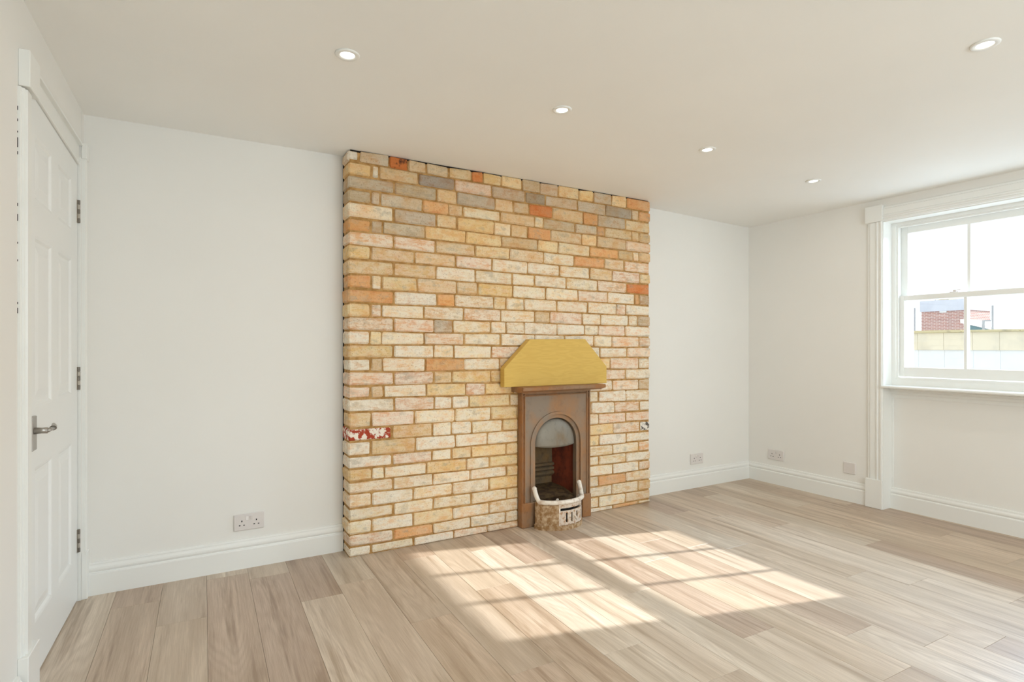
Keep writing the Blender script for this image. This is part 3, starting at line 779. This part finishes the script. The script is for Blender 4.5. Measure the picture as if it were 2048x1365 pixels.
# ------------------------------------------------------------------ recessed ceiling lights
def downlight(x, y, label):
    z = ceil_z(x, y)
    r = empty('ceiling_light', (x, y, z), 0, label, 'ceiling light', 'recessed ceiling lights')
    link('bezel', lathe(BM(), [(0.026, -0.002), (0.029, -0.005), (0.041, -0.0055), (0.0445, -0.003), (0.045, 0.001), (0.026, 0.001)], 40), M_TRIM, r, smooth=True)
    link('diffuser', lathe(BM(), [(0, -0.0022), (0.0265, -0.0022), (0.0265, -0.001), (0, -0.001)], 32), M_LED, r)
    d = bpy.data.lights.new('lamp', 'AREA'); d.shape = 'DISK'; d.size = 0.045; d.energy = LAMP_W; d.color = LAMP_COL
    l = bpy.data.objects.new('lamp', d); C.objects.link(l); l.parent = r; l.location = (0, 0, -0.009)
    return r
downlight(0.52, 2.134, 'round recessed ceiling light nearest the door, upper left')
downlight(1.497, 2.131, 'round recessed ceiling light above the left part of the fireplace wall, second from the door')
downlight(2.497, 2.158, 'round recessed ceiling light, third from the door in the row before the chimney breast')
downlight(3.53, 2.190, 'round recessed ceiling light nearest the far corner and the window')
downlight(2.496, 0.905, 'round recessed ceiling light in the nearer row, at the top right of the view')
for x, y, wh in ((0.52, 0.9, 'right above the viewer on the door side'), (1.5, 0.9, 'just ahead of and above the viewer'), (3.53, 0.9, 'beside the near end of the window'),
                 (0.52, -0.35, 'behind the viewer nearest the door wall'), (1.5, -0.35, 'behind the viewer, second from the door wall'), (2.5, -0.35, 'behind the viewer, third from the door wall'), (3.53, -0.35, 'behind the viewer nearest the window wall')):
    downlight(x, y, 'round recessed ceiling light ' + wh)

# ------------------------------------------------------------------ outside the window
M_REND = noisy('cream_render', (228, 218, 194), (212, 204, 184), 2.2, 0.9, 0.45, 0.65, 0)
M_REND2 = noisy('white_render', (236, 238, 238), (228, 230, 230), 1.2, 0.9, 0.4, 0.7, 0)
M_COPE = noisy('coping_stone', (200, 188, 150), (166, 156, 130), 6, 0.9, 0.5, 0.7, 0)
M_ROOFG = noisy('grey_roof_felt', (198, 204, 216), (214, 219, 228), 1.5, 0.8, 0.4, 0.7, 0)  # roof tones paled, haze put into the colour
M_TEAL = mat('teal_roof_glazing', (96, 128, 136), 0.6)
M_POLE = mat('grey_pole', (150, 154, 160), 0.6)
def far_brick():
    m = mat('far_red_brick', (170, 118, 108), 0.95)
    bt = N(m, 'ShaderNodeTexBrick'); bt.inputs['Color1'].default_value = col4((192, 146, 138)); bt.inputs['Color2'].default_value = col4((170, 128, 122))  # far brick paled to stand in for haze
    bt.inputs['Mortar'].default_value = col4((218, 206, 200)); bt.inputs['Scale'].default_value = 1.0
    bt.inputs['Brick Width'].default_value = 0.11; bt.inputs['Row Height'].default_value = 0.037; bt.inputs['Mortar Size'].default_value = 0.005
    tc = N(m, 'ShaderNodeTexCoord'); sp = N(m, 'ShaderNodeSeparateXYZ'); cb = N(m, 'ShaderNodeCombineXYZ')
    L(m, tc.outputs['Object'], sp.inputs[0]); L(m, math_(m, 'ADD', sp.outputs['X'], sp.outputs['Y']), cb.inputs[0]); L(m, sp.outputs['Z'], cb.inputs[1]); L(m, cb.outputs[0], bt.inputs['Vector'])
    L(m, bt.outputs['Color'], bsdf(m).inputs['Base Color']); return m
M_FARB = far_brick()
par = empty('parapet_wall', (12.1, 2.5, -0.5), label='cream rendered parapet wall with stone coping seen through the window', cat='wall')
def pp(name, x0, x1, y0, y1, z0, z1, m, root=par, bev=0):
    o = link(name, box(BM(), x0, x1, y0, y1, z0, z1, bev), m, root); o.matrix_parent_inverse = Matrix.Translation(-root.location); return o
yy = 5.473; joints = [5.396, 4.972, 4.533, 4.152, 3.70, 3.27, 2.84, 2.41, 1.98, 1.55, 1.12, 0.69, 0.26, -0.2]
for yj in joints:
    pp('render_panel', 12.0, 12.2, yj+0.003, yy, 1.103, 1.418, M_REND, bev=0.002)
    pp('lower_panel', 12.04, 12.2, yj+0.002, yy, -0.6, 1.103, M_REND2, bev=0.002); yy = yj-0.0
for k in range(7):
    pp('coping_stone', 11.95, 12.25, 5.50-0.82*(k+1)+0.008, 5.50-0.82*k, 1.418, 1.462+random.uniform(-0.004, 0.004), M_COPE, bev=0.006)
blk = empty('brick_building', (16.5, 6.6, -0.5), label='red brick rooftop building with a grey roof band, behind the parapet', cat='building')
pp('brick_wall', 16.0, 17.09, 6.10, 7.105, -0.5, 2.03, M_FARB, blk)
pp('roof_band', 15.95, 17.12, 6.08, 7.12, 2.03, 2.30, M_ROOFG, blk)
pp('wall_vent', 15.97, 16.0, 6.56, 6.70, 1.99, 2.07, M_REND2, blk)
pp('roof_cap', 16.2, 16.6, 6.60, 6.82, 2.30, 2.42, M_COPE, blk)
can = empty('sloping_canopy', (14.5, 5.2, 0), label='low sloping white canopy roof over teal glazing beside the brick building', cat='roof')
bm = BM(); prism(bm, [(4.70, 1.42), (5.50, 1.66), (5.50, 1.735), (4.70, 1.47)], (14.0, 0, 0), (0, 1, 0), (0, 0, 1), (1.5, 0, 0))
o = link('canopy_roof', bm, M_REND2, can); o.matrix_parent_inverse = Matrix.Translation(-can.location)
bm = BM(); prism(bm, [(4.72, 0), (5.42, 0), (5.42, 1.62), (4.72, 1.42)], (14.1, 0, 0), (0, 1, 0), (0, 0, 1), (1.3, 0, 0))
o = link('canopy_glazing', bm, M_TEAL, can); o.matrix_parent_inverse = Matrix.Translation(-can.location)
def pole(x, y, z0, z1, label, r=0.016):
    bm = BM(); tube(bm, [(0, 0, 0), (0, 0, z1-z0)], r, 8); tube(bm, [(0, 0, 0), (0, 0, (z1-z0)*0.45)], r*2, 8)
    tag(link('pole', bm, M_POLE, None, (x, y, z0)), label, 'pole')
pole(13.0, 5.90, 0.0, 1.96, 'thin grey pole standing left of the brick building')
pole(13.0, 4.60, 0.0, 1.93, 'tall thin grey pole right of the canopy, with a thicker foot')
rail = empty('guard_rail', (13.0, 4.66, 0), label='short grey guard rail beside the canopy roof', cat='railing')
bm = BM(); tube(bm, [(13.0, 4.74, 0), (13.0, 4.74, 1.66)], 0.022, 8); o = link('post', bm, M_POLE, rail); o.matrix_parent_inverse = Matrix.Translation(-rail.location)
bm = BM(); tube(bm, [(13.0, 4.74, 1.65), (13.0, 4.625, 1.65)], 0.014, 8); o = link('top_rail', bm, M_POLE, rail); o.matrix_parent_inverse = Matrix.Translation(-rail.location)
bm = BM(); tube(bm, [(0, 0, 0), (0, 0, 0.17)], 0.010, 6); tube(bm, [(0, -0.045, 0.12), (0, 0.045, 0.12)], 0.008, 6)
tag(link('aerial', bm, M_POLE, None, (16.3, 6.93, 2.3005)), 'small cross-shaped aerial on the roof of the brick building', 'aerial')
roof = link('flat_roof', box(BM(), 4.76, 40, -14, 22, -0.62, -0.5), noisy('pale_roof_gravel', (196, 196, 194), (176, 176, 172), 3, 0.95, bs=0))
tag(roof, kind='structure')
print('bricks', nb)
